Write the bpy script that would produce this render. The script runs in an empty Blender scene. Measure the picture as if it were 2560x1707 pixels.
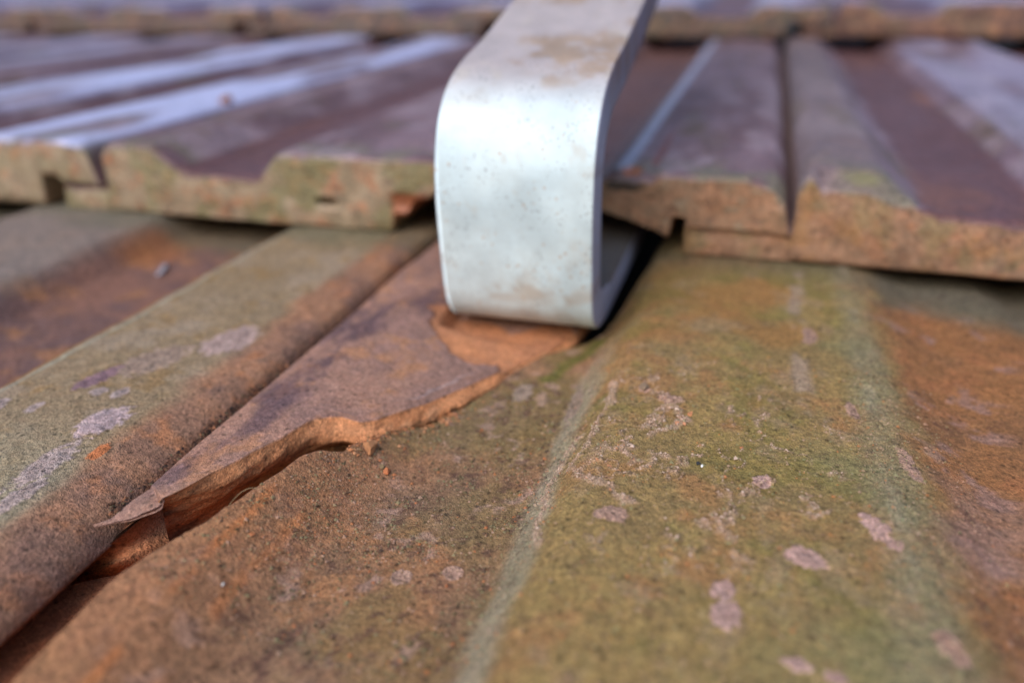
import bpy, math
import numpy as np
from mathutils import Matrix, Vector

S = bpy.context.scene
COL = S.collection
PITCH = math.radians(24.0)            # slope of the tile surfaces
RW = Matrix.Rotation(PITCH, 4, 'X')   # roof frame (x along the eaves, y up the slope, z off the tiles) -> world
MM = 0.001

# ------------------------------------------------------------------ camera
cam_d = bpy.data.cameras.new('camera')
cam = bpy.data.objects.new('camera', cam_d)
COL.objects.link(cam)
RC = Matrix(((0.9573264826834164, -0.11101526982925163, 0.2668363082323193),
             (0.28851499341502873, 0.42104603736912487, -0.8599298419980163),
             (-0.01688502673152735, 0.9002198867214308, 0.4351080916548549))).to_4x4()
cam.matrix_world = RW @ Matrix.Translation((0, 0, 0.062)) @ RC
cam_d.lens = 27.33
cam_d.sensor_width = 36.0
cam_d.clip_start = 0.002
cam_d.clip_end = 3000
cam_d.dof.use_dof = True
cam_d.dof.focus_distance = 0.109
cam_d.dof.aperture_fstop = 8.8
cam_d.dof.aperture_blades = 9
S.camera = cam

# ------------------------------------------------------------------ sky, soft overcast sun, exposure
SUN_EL, SUN_AZ = math.radians(27), math.radians(194)     # azimuth from +Y clockwise: behind the camera
world = bpy.data.worlds.new('World')
S.world = world
world.use_nodes = True
wn = world.node_tree
wn.nodes.clear()
sky = wn.nodes.new('ShaderNodeTexSky')
sky.sky_type = 'NISHITA'
sky.sun_disc = False
sky.sun_elevation = SUN_EL
sky.sun_rotation = SUN_AZ
sky.air_density = 1.0
sky.dust_density = 1.2
sky.ozone_density = 1.3
bg = wn.nodes.new('ShaderNodeBackground')
bg.inputs['Strength'].default_value = 0.13
wo = wn.nodes.new('ShaderNodeOutputWorld')
wn.links.new(sky.outputs[0], bg.inputs[0])
wn.links.new(bg.outputs[0], wo.inputs[0])
sd = bpy.data.lights.new('sun', 'SUN')
sd.energy = 1.5
sd.angle = math.radians(50)
sd.color = (1.0, 0.935, 0.915)
sun = bpy.data.objects.new('sun', sd)
COL.objects.link(sun)
to_sun = Vector((math.sin(SUN_AZ) * math.cos(SUN_EL), math.cos(SUN_AZ) * math.cos(SUN_EL), math.sin(SUN_EL)))
sun.rotation_euler = to_sun.to_track_quat('Z', 'Y').to_euler()
vs = S.view_settings
vs.view_transform = 'Standard'
vs.look = 'None'
vs.exposure = 0.55
vs.gamma = 1
vs.use_curve_mapping = False

# ------------------------------------------------------------------ helpers: numbers
def hash3(ix, iy, iz, seed):
    h = (ix.astype(np.int64) * 374761393 + iy.astype(np.int64) * 668265263 + iz.astype(np.int64) * 2147483647 + seed * 974634777) & 0xffffffff
    h = ((h ^ (h >> 13)) * 1274126177) & 0xffffffff
    h = ((h ^ (h >> 16)) * 2246822519) & 0xffffffff
    h = h ^ (h >> 15)
    return (h & 0xffffff) / float(0xffffff)

def vnoise(x, y, seed=0):
    """smooth value noise, -1..1"""
    x = np.asarray(x, float); y = np.asarray(y, float)
    ix = np.floor(x); iy = np.floor(y)
    fx = x - ix; fy = y - iy
    fx = fx * fx * fx * (fx * (fx * 6 - 15) + 10); fy = fy * fy * fy * (fy * (fy * 6 - 15) + 10)
    z = np.zeros_like(ix)
    a = hash3(ix, iy, z, seed); b = hash3(ix + 1, iy, z, seed)
    c = hash3(ix, iy + 1, z, seed); d = hash3(ix + 1, iy + 1, z, seed)
    return (a + (b - a) * fx + (c - a) * fy + (a - b - c + d) * fx * fy) * 2 - 1

def fbm(x, y, size, seed=0, octaves=4, gain=.5):
    """fractal noise about -1..1, SIZE = the largest feature in the units of x and y"""
    x = np.asarray(x, float) / size; y = np.asarray(y, float) / size
    r = 0; a = 1; t = 0
    for o in range(octaves):
        ca, sa = math.cos(.7 + o * 1.3), math.sin(.7 + o * 1.3)
        r = r + a * vnoise(x * ca - y * sa + 17.3 * o, x * sa + y * ca - 9.1 * o, seed + o * 31)
        t += a; a *= gain; x = x * 2.03; y = y * 2.03
    return r / t * 1.5

def sst(a, b, x):
    t = np.clip((np.asarray(x, float) - a) / (b - a), 0, 1)
    return t * t * (3 - 2 * t)

def mixc(c, c2, m):
    m = np.asarray(m, float)[..., None]
    return c * (1 - m) + np.asarray(c2, float) * m

def srgb(r, g, b):
    """the look of a surface in the photograph (0..255) -> linear base colour"""
    c = np.array([r, g, b], float) / 255
    return np.where(c <= .04045, c / 12.92, ((c + .055) / 1.055) ** 2.4)

def seg_dist(x, y, pts):
    d = np.full(np.shape(x), 1e9)
    for (x0, y0), (x1, y1) in zip(pts[:-1], pts[1:]):
        dx, dy = x1 - x0, y1 - y0
        t = np.clip(((x - x0) * dx + (y - y0) * dy) / (dx * dx + dy * dy), 0, 1)
        d = np.minimum(d, np.hypot(x - x0 - t * dx, y - y0 - t * dy))
    return d

# ------------------------------------------------------------------ helpers: objects
def tag(o, label=None, cat=None, group=None, kind=None):
    for k, v in (('label', label), ('category', cat), ('group', group), ('kind', kind)):
        if v: o[k] = v
    return o

def make(name, V, F, mat, parent=None, col=None, mask=None, smooth=True, origin=(0, 0, 0), rotz=0.0):
    """V in mm in the roof frame; the object sits at ORIGIN (mm) of the roof frame"""
    V = np.asarray(V, float)
    me = bpy.data.meshes.new(name)
    Fq = [f for f in F]
    nl = sum(len(f) if isinstance(f, (list, tuple)) else f.shape[0] * f.shape[1] for f in Fq)
    idx = []; starts = []; tot = []
    for f in Fq:
        if isinstance(f, np.ndarray):
            n = f.shape[1]
            s0 = (sum(tot_ for tot_ in tot) if tot else 0)
            idx.append(f.ravel()); tot.append(0)
            tot[-1] = f.size
            starts.append(s0 + np.arange(f.shape[0]) * n)
        else:
            s0 = sum(tot) if tot else 0
            idx.append(np.asarray(f)); tot.append(len(f)); starts.append(np.array([s0]))
    idx = np.concatenate(idx).astype(np.int32); starts = np.concatenate(starts).astype(np.int32)
    me.vertices.add(len(V)); me.vertices.foreach_set('co', (V * MM).astype(np.float32).ravel())
    me.loops.add(len(idx)); me.loops.foreach_set('vertex_index', idx)
    me.polygons.add(len(starts)); me.polygons.foreach_set('loop_start', starts)
    me.update(calc_edges=True)
    me.validate()
    me.polygons.foreach_set('use_smooth', np.full(len(me.polygons), smooth, dtype=bool))
    if col is not None:
        c = np.ones((len(V), 4), np.float32); c[:, :3] = np.clip(col, 0, 1)
        at = me.attributes.new('albedo', 'FLOAT_COLOR', 'POINT'); at.data.foreach_set('color', c.ravel())
    if mask is not None:
        at = me.attributes.new('rough', 'FLOAT', 'POINT'); at.data.foreach_set('value', np.asarray(mask, np.float32).ravel())
    if mat: me.materials.append(mat)
    o = bpy.data.objects.new(name, me)
    COL.objects.link(o)
    if parent is not None:
        o.parent = parent
    else:
        o.matrix_world = RW @ Matrix.Translation(Vector(origin) * MM) @ Matrix.Rotation(rotz, 4, 'Z')
    return o

def grid_faces(n, m, off=0, flip=False):
    """n x m vertices, row-major"""
    i = np.arange(n - 1)[:, None] * m + np.arange(m - 1)[None, :] + off
    q = np.stack([i, i + 1, i + 1 + m, i + m], -1).reshape(-1, 4)
    return q[:, ::-1] if flip else q

# ------------------------------------------------------------------ materials
def clay(name, rough=0.72, speck=0.5, bump=0.12, fine=1.0, spec=0.5, sand=0.0):
    m = bpy.data.materials.new(name); m.use_nodes = True
    nt = m.node_tree; N = nt.nodes; L = nt.links
    b = N['Principled BSDF']
    at = N.new('ShaderNodeAttribute'); at.attribute_name = 'albedo'
    tc = N.new('ShaderNodeTexCoord')
    def noise(scale, detail=4, rough_=.6):
        n = N.new('ShaderNodeTexNoise'); n.inputs['Scale'].default_value = scale
        n.inputs['Detail'].default_value = detail; n.inputs['Roughness'].default_value = rough_
        L.new(tc.outputs['Object'], n.inputs['Vector']); return n
    n1 = noise(1500 * fine, 5, .65); n2 = noise(380 * fine, 5, .65); n3 = noise(90, 3)
    def ramp(src, a, b_, lo, hi):
        r = N.new('ShaderNodeMapRange'); r.inputs[1].default_value = a; r.inputs[2].default_value = b_
        r.inputs[3].default_value = lo; r.inputs[4].default_value = hi; L.new(src, r.inputs[0]); return r.outputs[0]
    def mult(a, b_):
        x = N.new('ShaderNodeMath'); x.operation = 'MULTIPLY'; L.new(a, x.inputs[0]); L.new(b_, x.inputs[1]); return x.outputs[0]
    v = mult(ramp(n1.outputs[0], .3, .7, 1 - speck * .8, 1 + speck * .8), ramp(n2.outputs[0], .3, .7, 1 - speck * .45, 1 + speck * .45))
    mx = N.new('ShaderNodeVectorMath'); mx.operation = 'SCALE'
    L.new(at.outputs['Color'], mx.inputs[0]); L.new(v, mx.inputs['Scale'])
    # tiny pale and ochre grains: hue shift by a second noise
    hs = N.new('ShaderNodeMixRGB'); hs.blend_type = 'MULTIPLY'
    cr = N.new('ShaderNodeValToRGB'); e = cr.color_ramp.elements
    e[0].position = .30; e[0].color = (.86, .92, .93, 1); e[1].position = .72; e[1].color = (1.14, 1.02, .98, 1)
    n4 = noise(650 * fine, 4, .7); L.new(n4.outputs[0], cr.inputs[0])
    hs.inputs[0].default_value = .55
    L.new(mx.outputs[0], hs.inputs[1]); L.new(cr.outputs[0], hs.inputs[2])
    # dark pits
    pit = N.new('ShaderNodeTexVoronoi'); pit.inputs['Scale'].default_value = 520 * fine
    L.new(tc.outputs['Object'], pit.inputs['Vector'])
    pm = ramp(pit.outputs['Distance'], .10, .22, .45, 1.0)
    pf = N.new('ShaderNodeVectorMath'); pf.operation = 'SCALE'
    L.new(hs.outputs[0], pf.inputs[0]); L.new(pm, pf.inputs['Scale'])
    out_col = pf.outputs[0]
    sand_h = []
    if sand > 0:                                   # single grains: cells of 0.2 and 0.5 mm, each a little lighter or darker and domed
        for sc_, amt in ((4600, .8), (1900, .55)):
            vo = N.new('ShaderNodeTexVoronoi'); vo.inputs['Scale'].default_value = sc_ * fine
            L.new(tc.outputs['Object'], vo.inputs['Vector'])
            sx = N.new('ShaderNodeSeparateColor'); L.new(vo.outputs['Color'], sx.inputs[0])
            k = ramp(sx.outputs[0], 0, 1, 1 - sand * amt, 1 + sand * amt)
            v2 = N.new('ShaderNodeVectorMath'); v2.operation = 'SCALE'; L.new(out_col, v2.inputs[0]); L.new(k, v2.inputs['Scale']); out_col = v2.outputs[0]
            hh = mult(ramp(vo.outputs['Distance'], 0, .7, 1, 0), ramp(sx.outputs[1], 0, 1, .2, 1)); sand_h.append((hh, amt))
    L.new(out_col, b.inputs['Base Color'])
    rr = ramp(n3.outputs[0], .3, .7, rough - .08, rough + .08); L.new(rr, b.inputs['Roughness'])
    b.inputs['Specular IOR Level'].default_value = spec
    ad = N.new('ShaderNodeMath'); ad.operation = 'MULTIPLY_ADD'
    L.new(n2.outputs[0], ad.inputs[0]); ad.inputs[1].default_value = 2.2; L.new(n1.outputs[0], ad.inputs[2])
    for hh, amt in sand_h:
        a3 = N.new('ShaderNodeMath'); a3.operation = 'MULTIPLY_ADD'; L.new(hh, a3.inputs[0]); a3.inputs[1].default_value = .55 * amt / .8; L.new(ad.outputs[0], a3.inputs[2]); ad = a3
    bp = N.new('ShaderNodeBump'); bp.inputs['Strength'].default_value = 1.0
    bp.inputs['Distance'].default_value = bump * MM
    L.new(ad.outputs[0], bp.inputs['Height']); L.new(bp.outputs[0], b.inputs['Normal'])
    return m

M_near = clay('mossy_clay_near', rough=.85, speck=.36, bump=.27, spec=.25, sand=.30)
M_shard = clay('split_clay', rough=.8, speck=.34, bump=.16, spec=.3, sand=.28)
M_mid = clay('weathered_clay', rough=.5, speck=.4, bump=.22, fine=.6, spec=.5)
M_far = clay('weathered_clay_sheen', rough=.5, speck=.25, bump=.06, fine=.4, spec=.6)
M_lichen = clay('lichen_crust', rough=.9, speck=.35, bump=.34, spec=.2, sand=.4)
M_grit = clay('loose_grit', rough=.9, speck=.2, bump=.02, spec=.2)

for m_ in (M_far,):
    b_ = m_.node_tree.nodes['Principled BSDF']; b_.inputs['Coat Weight'].default_value = .08; b_.inputs['Coat Roughness'].default_value = .35

def simple(name, colr, rough=.8, metal=0.0):
    m = bpy.data.materials.new(name); m.use_nodes = True
    nt = m.node_tree; b = nt.nodes['Principled BSDF']
    n = nt.nodes.new('ShaderNodeTexNoise'); n.inputs['Scale'].default_value = 30; n.inputs['Detail'].default_value = 6
    tc = nt.nodes.new('ShaderNodeTexCoord'); nt.links.new(tc.outputs['Object'], n.inputs['Vector'])
    cr = nt.nodes.new('ShaderNodeValToRGB')
    cr.color_ramp.elements[0].color = tuple(c * .7 for c in colr) + (1,)
    cr.color_ramp.elements[1].color = tuple(min(1, c * 1.25) for c in colr) + (1,)
    nt.links.new(n.outputs[0], cr.inputs[0]); nt.links.new(cr.outputs[0], b.inputs['Base Color'])
    b.inputs['Roughness'].default_value = rough; b.inputs['Metallic'].default_value = metal
    return m

# ------------------------------------------------------------------ the ground far below and the roof deck
gm = simple('gravel_yard', (.24, .23, .21), .95)
me = bpy.data.meshes.new('ground')
me.from_pydata([(-1500, -1500, -4), (1500, -1500, -4), (1500, 1500, -4), (-1500, 1500, -4)], [], [(0, 1, 2, 3)])
me.materials.append(gm)
g = bpy.data.objects.new('ground', me); COL.objects.link(g); tag(g, kind='structure')

def box(x0, x1, y0, y1, z0, z1, zs=0.0):
    V = [(x, y, z + zs * (y - 176)) for z in (z0, z1) for y in (y0, y1) for x in (x0, x1)]
    F = [[0, 2, 3, 1], [4, 5, 7, 6], [0, 1, 5, 4], [2, 6, 7, 3], [0, 4, 6, 2], [1, 3, 7, 5]]
    return np.array(V, float), F
V, F = box(-1300, 520, -420, 1500, -75, -60, .0609)
tag(make('roof', V, F, simple('bitumen_felt', (.035, .033, .032), .9), smooth=False), kind='structure')

# ------------------------------------------------------------------ the tile's cross-section (mm)
PU = [2, 4, 6, 17, 19, 27, 31, 49, 52, 58, 61, 101, 104, 110, 114, 134, 138, 145, 148, 176, 182, 184.5, 185.7, 186]
PZ = [-3, -.5, 0, 0, -.5, -6, -7, -7, -6.3, -.7, 0, 0, -.6, -6.2, -7, -7, -6.3, -.8, 0, 0, -1, -3.5, -8, -11.5]
_u = np.linspace(0, 190, 1901)
_z = np.interp(_u, PU, PZ)
_k = np.exp(-np.linspace(-2.2, 2.2, 23) ** 2); _k /= _k.sum()
_zs = np.convolve(np.pad(_z, 11, 'edge'), _k, 'valid')
_w = sst(176, 183, _u)
_zs = _zs * (1 - _w) + _z * _w
_w = 1 - sst(2, 5, _u)
_zs = _zs * (1 - _w) + _z * _w
def prof(u): return np.interp(u, _u, _zs)

TOP, SIDE = 0, 1
def clay_tile(name, x0, y0, z0, mat, colour, ledge=-18, body_end=163, du=1.0, dv=3.0, length=405, fine_rows=None,
              relief=.3, chip=1.0, cap_rows=8, seed=0, lift=None, cut=None, capmod=None, rotz=0.0, cols=None, topmod=None, mask=None):
    """one interlocking tile: top, rounded and chipped nose, front face, underside, closed sides. colour(u, y, z, part) -> rgb"""
    if cols is None:
        cols = np.arange(2, 186.01, du)
    lc = np.arange(ledge, 2, max(du, 2.0))
    u = np.concatenate([lc, [1.99], cols, [186.0]])
    nl = len(lc) + 1
    zt = np.concatenate([np.full(nl, -12.6), prof(cols), [-11.5]])
    zb = np.where(u < body_end, -19.5, -10.2)
    zb = np.where(u > body_end + 7, -12.5, zb)
    if cut is not None: zb = cut(u, zb)
    zb = np.minimum(zb, zt - .4)
    # rows over the top, from the nose backwards
    if fine_rows is None:
        rows = np.concatenate([[0, .25, .6, 1.1, 1.8, 2.6, 3.6], np.arange(5, length, dv), [length]])
    else: rows = fine_rows
    nr = len(rows)
    U, Yr = np.meshgrid(u, rows)
    Z = np.repeat(zt[None, :], nr, 0)
    isl = np.arange(len(u)) < nl
    # nose rounding and chips
    ch = chip * (.35 + .9 * np.clip(fbm(u, u * 0 + seed * 3.7, 7, seed + 5, 4) + .1, 0, 2)) + .25
    rn = 1.5 + 1.2 * ch
    t = np.clip(1 - Yr / rn[None, :], 0, 1)
    Z = Z - (1 - np.sqrt(np.clip(1 - t * t, 0, 1))) * (ch[None, :] * 1.1 + .35)
    yw = Yr + y0
    Zr = relief * (.9 * fbm(U + x0, yw, 28, seed, 3) + .45 * fbm(U + x0, yw, 5, seed + 9, 4))
    Z = Z + np.where(isl[None, :], 0, Zr)
    Xo = np.zeros_like(Z)
    if topmod is not None:
        Z = topmod(U, Yr, Z)
    if lift is not None: Z = Z + lift(U, Yr)
    X = U + Xo
    Vtop = np.stack([X, Yr, Z], -1)                         # nr x m
    # front face
    K = cap_rows
    zf = Z[0]; s = np.linspace(0, 1, K + 2)[1:]             # below the nose down to the bottom edge
    Zc = zf[None, :] * (1 - s[:, None]) + zb[None, :] * s[:, None]
    Uc = np.repeat(u[None, :], K + 1, 0)
    Yc = .35 * relief / .3 * fbm(Uc + x0, Zc * 1.3 + 50, 9, seed + 3, 4) * np.minimum(1, s[:, None] * 5) - .2 * np.sin(np.pi * s)[:, None]
    Yc[-1] += .8
    if capmod is not None: Yc = capmod(Uc, Zc, Yc)
    Vcap = np.stack([Uc, Yc, Zc], -1)[::-1]                 # bottom -> nose
    Vbb = np.stack([u, np.full_like(u, length), zb], -1)[None]
    ring = np.concatenate([Vbb, Vcap, Vtop], 0)             # R x m
    R_, m_ = ring.shape[:2]
    V = ring.reshape(-1, 3)
    F = [grid_faces(R_, m_)]
    i = np.arange(m_ - 1)
    F.append(np.stack([(R_ - 1) * m_ + i, (R_ - 1) * m_ + i + 1, i + 1, i], -1))       # back
    F.append([r * m_ for r in range(R_)]); F.append([r * m_ + m_ - 1 for r in range(R_)][::-1])
    part = np.concatenate([np.ones((1 + K + 1, m_)), np.zeros((nr, m_))], 0).ravel()
    part[(K + 2) * m_:(K + 3) * m_] = .6
    col = colour(V[:, 0], V[:, 1], V[:, 2], part)
    # normalise lengths: zero-size twin columns are fine, the mesh validates
    return make(name, V, F, mat, col=col, origin=(x0, y0, z0), rotz=rotz)

# ------------------------------------------------------------------ colours
C_brown = srgb(128, 88, 66); C_dark = srgb(88, 62, 55); C_orange = srgb(176, 104, 62); C_rust = srgb(150, 84, 50)
C_olive = srgb(126, 112, 62); C_green = srgb(112, 116, 84); C_sage = srgb(140, 142, 116); C_pink = srgb(172, 142, 130)
C_purple = srgb(98, 74, 82); C_lav = srgb(150, 132, 142); C_beige = srgb(176, 152, 116); C_moss = srgb(86, 98, 44)
C_fresh = srgb(196, 124, 78)

def mottled(x, y, seed, a, b, size=12, c=None):
    n = fbm(x, y, size, seed, 5, .6)
    col = mixc(np.broadcast_to(a, x.shape + (3,)).copy(), b, sst(-.5, .6, n))
    if c is not None:
        col = mixc(col, c, sst(.15, .75, fbm(x, y, size * .6, seed + 77, 5, .65)))
    return col

def upper_colour(seed, face_a, face_b, top_a=srgb(92, 70, 72), top_b=srgb(118, 98, 100), moss=.4, right_orange=None, sky_sheen=0.0):
    def f(u, y, z, part):
        top = mottled(u * 1.0, y * .35, seed, top_a, top_b, 16, srgb(104, 84, 74))
        tr = sst(-5.0, -6.3, z)                                       # troughs: cleaner, redder clay
        top = mixc(top, srgb(92, 60, 60), tr * .85)
        top = mixc(top, srgb(124, 84, 68), tr * sst(.1, .8, fbm(u, y * .4, 22, seed + 3, 4)) * .6)
        top = mixc(top, srgb(112, 108, 88), (1 - tr) * sst(22, 2, y) * sst(-.4, .5, fbm(u, y, 8, seed + 8, 4)) * .8)
        top = mixc(top, C_lav, (1 - tr) * sst(.2, .7, fbm(u, y * .5, 10, seed + 21, 4)) * .6)
        top = mixc(top, srgb(178, 184, 222), sky_sheen * sst(-2.6, -.8, z) * sst(-.7, .3, fbm(u, y * .2, 14, seed + 25, 3)) * (u > 56))  # pale blue sky sheen painted into the ridge colour
        fc = mottled(u, z * 1.4, seed + 40, face_a, face_b, 6, srgb(170, 124, 96))
        fc = mixc(fc, srgb(112, 116, 74), moss * sst(.05, .55, fbm(u, z * .8, 7, seed + 60, 4)) )
        if right_orange is not None:
            w = sst(right_orange - 6, right_orange + 6, u)
            oc = mottled(u, z * 1.4, seed + 45, srgb(160, 122, 96), srgb(140, 112, 90), 4, srgb(144, 128, 108))
            fc = mixc(fc, oc, w)
        fc = mixc(fc, C_dark, .4 * sst(.42, .7, fbm(u, z, 2.2, seed + 71, 3)))
        e = sst(.5, .7, part)
        return mixc(top, fc, e)
    return f

# ------------------------------------------------------------------ lower course: the big tile in front (Q) with its broken left border
Q0, P0 = -76.0, -262.0
FR = np.array([(-300, -65), (36, -64.4), (43, -64.8), (51.3, -65), (56, -63.9), (60, -62.6), (65, -60.6), (70, -59.4), (76, -57.8), (80, -57.2), (83.5, -56.0), (86, -53.6), (90, -52.4),
               (96.4, -50.3), (99, -48.4), (101, -46.6), (106, -45.6), (112, -43.9), (116.4, -42.5), (124, -40), (128, -38.4), (133, -33.5), (139, -28.6), (145, -24.6), (160, -22.6), (190, -19), (600, -18)])
def fracture_x(y): return np.interp(y, FR[:, 0], FR[:, 1]) + .35 * fbm(y, y * 0 + 3.3, 7, 91, 4) * sst(20, 40, y)

LICHEN_Q = [(11.1, 75.9, 2.6, 1.7, -.5), (19.6, 83.2, 1.5, 2.4, .35), (18.4, 85.4, .9, .9, 0), (21.0, 80.8, 1.0, 1.3, .2), (2.8, 64.6, 1.5, 2.3, 0), (2.3, 68.2, 1.4, 1.7, 0),
            (6.4, 90.1, 1.5, 1.6, 0), (9.9, 59.6, 1.6, .8, 0), (13.4, 59.0, 1.2, .8, 0), (-34.3, 116.5, 1.7, 3.0, 0),
            (-24.0, 112.5, 1.3, 6.5, .05), (-11.8, 77.8, 2.1, 1.6, .3), (25.6, 100.5, 1.2, 4.2, .1), (19.4, 113.1, .9, 3.4, .2),
            (-36.1, 67.3, 1.3, 1.5, 0), (-30.1, 69.8, 1.2, 1.3, .5), (24.6, 66, 1.5, 2.5, .3), (-12.2, 110.9, .9, 1.4, 0), (-7.8, 108.6, 1.7, 1.6, 0), (14.1, 139, 1.3, 4, 0)]
CRUST = [(-17.5, 112.8), (-17.2, 105.4), (-17.8, 96.3), (-18.4, 91.2), (-19.4, 88.5), (-16.7, 85.1), (-12.9, 83.4), (-10.6, 80.5)]
CRUST2 = [(-20, 98), (-21.3, 92), (-21.7, 87.9), (-21.6, 81.8), (-20.3, 76), (-19.4, 72)]
CRUST3 = [(-9.2, 97.4), (-7.0, 100), (-5.0, 103), (-6.6, 106), (-8.5, 109)]
CRUST4 = [(-9.5, 88), (-7.8, 90), (-9, 93), (-6, 91.5)]

def crustiness(x, y):
    wob = .8 * fbm(x, y, 3, 501, 3)
    d = np.minimum(seg_dist(x + wob, y, CRUST) - .1, seg_dist(x + wob, y, CRUST2))
    d = np.minimum(d, seg_dist(x + wob, y - wob, CRUST3) - .25); d = np.minimum(d, seg_dist(x + wob, y - wob, CRUST4))
    line = sst(.75, .15, d + .45 * fbm(x, y, 1.3, 77, 3))
    n = fbm(x, y * .7, 6, 520, 5, .62)
    patch = sst(.50, .68, n + .25 * fbm(x, y, .9, 11, 2)) * sst(-19, -14, x) * sst(24, 12, x) * sst(60, 84, y) * sst(128, 108, y)
    # thin branching crusts: the zero lines of a noise
    v = np.abs(fbm(x, y * .8, 7, 533, 4, .6))
    vein = sst(.07, .0, v) * sst(.1, .5, fbm(x, y, 14, 541, 3)) * sst(-19, -14, x) * sst(22, 14, x) * sst(125, 112, y) * sst(66, 76, y)
    return np.clip(np.maximum(np.maximum(line, patch * .9), vein), 0, 1)

def q_surface(x, y):
    """top of the front tile: height and colour at roof x, y (mm)"""
    u = x - Q0
    zb = prof(np.clip(u, 2, 186))
    wr = sst(50, 60, x)
    zb = np.where(x > 12, (-4.0 * sst(22, 38, x)) * (1 - wr) + zb * wr, zb)
    # narrow border ridge is worn round where it broke
    zb = zb - .5 * sst(9.5, 0, x - fracture_x(y)) * sst(80, 60, y)
    trough = sst(-4.6, -6.4, zb) * (x < -20)
    rtrough = sst(-.9, -3.6, zb) * (x > 10)
    ridge = 1 - np.maximum(sst(-.8, -4.5, zb), 0)
    ridge = ridge * (x > -24) * (x < 40)
    lay = 0.55 * fbm(x, y, 30, 3, 3) + .16 * fbm(x, y, 6, 8, 3)
    cr = crustiness(x, y)
    gran = fbm(x, y, 1.6, 15, 4, .7)
    gran2 = fbm(x, y, .7, 25, 3, .7)
    lumps = sst(.25, .8, fbm(x, y, 2.3, 33, 3, .6))
    zz = zb + lay + .30 * cr * (1 + .8 * gran2) + .055 * gran + .035 * gran2
    lumpy = sst(-22, -26, x) + .35 * rtrough
    zz = zz + .22 * lumps * lumpy * sst(.05, .35, fbm(x, y, 9, 44, 3) + .25)
    # crest bands: a rough crust on both shoulders of the ridge
    sl = sst(3.4, .8, np.abs(x + 22.2 + .02 * (y - 90) + 1.1 * fbm(x, y, 8, 61, 3)))
    srw = 3.2 + .02 * (100 - y)
    sr = sst(srw + 2.6, srw * .5, np.abs(x - 23.0 + 1.3 * fbm(x, y, 8, 63, 3)))
    zz = zz + sl * (.30 * np.abs(gran) + .14 * gran2) + sr * (.22 * gran + .12 * gran2)
    # ---------------- colour
    base = mottled(x, y, 201, srgb(144, 108, 82), srgb(126, 100, 80), 14, srgb(152, 110, 78))
    # left trough: brown with olive film and grey-green grain
    base = mixc(base, srgb(124, 108, 70), .55 * sst(-.1, .7, fbm(x, y, 11, 210, 4)))
    base = mixc(base, srgb(124, 104, 66), .8 * sst(84, 108, y) * sst(-.6, .4, fbm(x, y, 14, 212, 3)) * (x < -20))
    base = mixc(base, C_pink, .55 * sst(.45, .75, fbm(x, y, 4, 215, 4, .6)) * (x < -22))
    base = mixc(base, C_dark, .7 * sst(.25, .7, fbm(x, y, 1.8, 217, 4, .7)) * (x < -22))
    # border ridge: bare orange streaks along the slope
    bx = x - fracture_x(y)
    base = mixc(base, srgb(162, 114, 82), .75 * sst(16, 6, bx) * (x < -25) * sst(98, 78, y))
    streak = sst(.9, .2, np.abs(x + 56.3 + .7 * fbm(y, y * 0, 14, 5, 3))) + .8 * sst(1.0, .2, np.abs(x + 52.0 + .9 * fbm(y, y * 0 + 9, 12, 6, 3)))
    base = mixc(base, srgb(184, 116, 70), np.clip(streak * .7 * sst(-.6, .3, fbm(x, y, 6, 231, 3)), 0, 1) * sst(80, 72, y))
    # ridge: olive algae film
    ol = mottled(x, y, 240, srgb(148, 124, 78), srgb(136, 114, 76), 16, srgb(152, 116, 76))
    ol = mixc(ol, srgb(132, 124, 84), sst(-4, 18, x) * sst(-.5, .7, fbm(x, y, 12, 244, 4)) * .85)
    ol = mixc(ol, srgb(156, 112, 64), .6 * sst(108, 136, y) * sst(-.3, .6, fbm(x, y, 14, 246, 3)))
    ol = mixc(ol, srgb(118, 110, 58), .5 * sst(.1, .6, fbm(x, y, 9, 249, 4)))
    ol = mixc(ol, srgb(148, 126, 98), .5 * sst(.34, .7, fbm(x, y * .8, 5, 252, 5, .6)))
    col = mixc(base, ol, sst(-24.5, -19.5, x + .9 * fbm(x, y, 5, 260, 3)))
    # crest bands
    sage = mottled(x, y, 262, srgb(144, 136, 114), srgb(160, 150, 130), 5)
    col = mixc(col, sage, sl * .85 * sst(140, 110, y))
    pit = sst(.35, .8, fbm(x, y, 1.5, 640, 4, .65)) * np.clip(sl + sr + rtrough * .6, 0, 1)
    zz = zz - .18 * pit
    col = mixc(col, srgb(96, 88, 74), .35 * pit)
    col = mixc(col, srgb(134, 128, 106), sr * .45)
    col = mixc(col, sage, .5 * sst(1.6, .3, np.abs(x - 22.4)) * sst(-.3, .5, fbm(x, y, 4, 266, 3)))
    col = mixc(col, srgb(160, 140, 124), .7 * sst(2.2, .6, np.abs(x - 12.5 + .8 * fbm(x, y, 8, 270, 3))) * sst(104, 116, y) * sst(-.3, .4, fbm(x, y, 5, 271, 4)))
    # right trough: rusty clay, grey-pink further down
    rt = mottled(x, y, 280, srgb(150, 104, 66), srgb(134, 96, 66), 18, srgb(158, 106, 70))
    rt = mixc(rt, srgb(150, 118, 104), .8 * sst(108, 90, y) * sst(-.4, .5, fbm(x, y, 8, 283, 4)))
    rt = mixc(rt, srgb(150, 118, 108), .7 * sst(.35, .7, fbm(x, y, 5, 288, 4)))
    rt = mixc(rt, C_dark, .7 * sst(.25, .75, fbm(x, y, 2.4, 284, 4, .7)) * sst(40, 28, x))
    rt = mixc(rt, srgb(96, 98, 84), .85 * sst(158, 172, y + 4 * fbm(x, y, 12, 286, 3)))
    col = mixc(col, rt, sst(23.5, 31.5, x + 2.4 * fbm(x, y, 5, 290, 4)))
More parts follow.
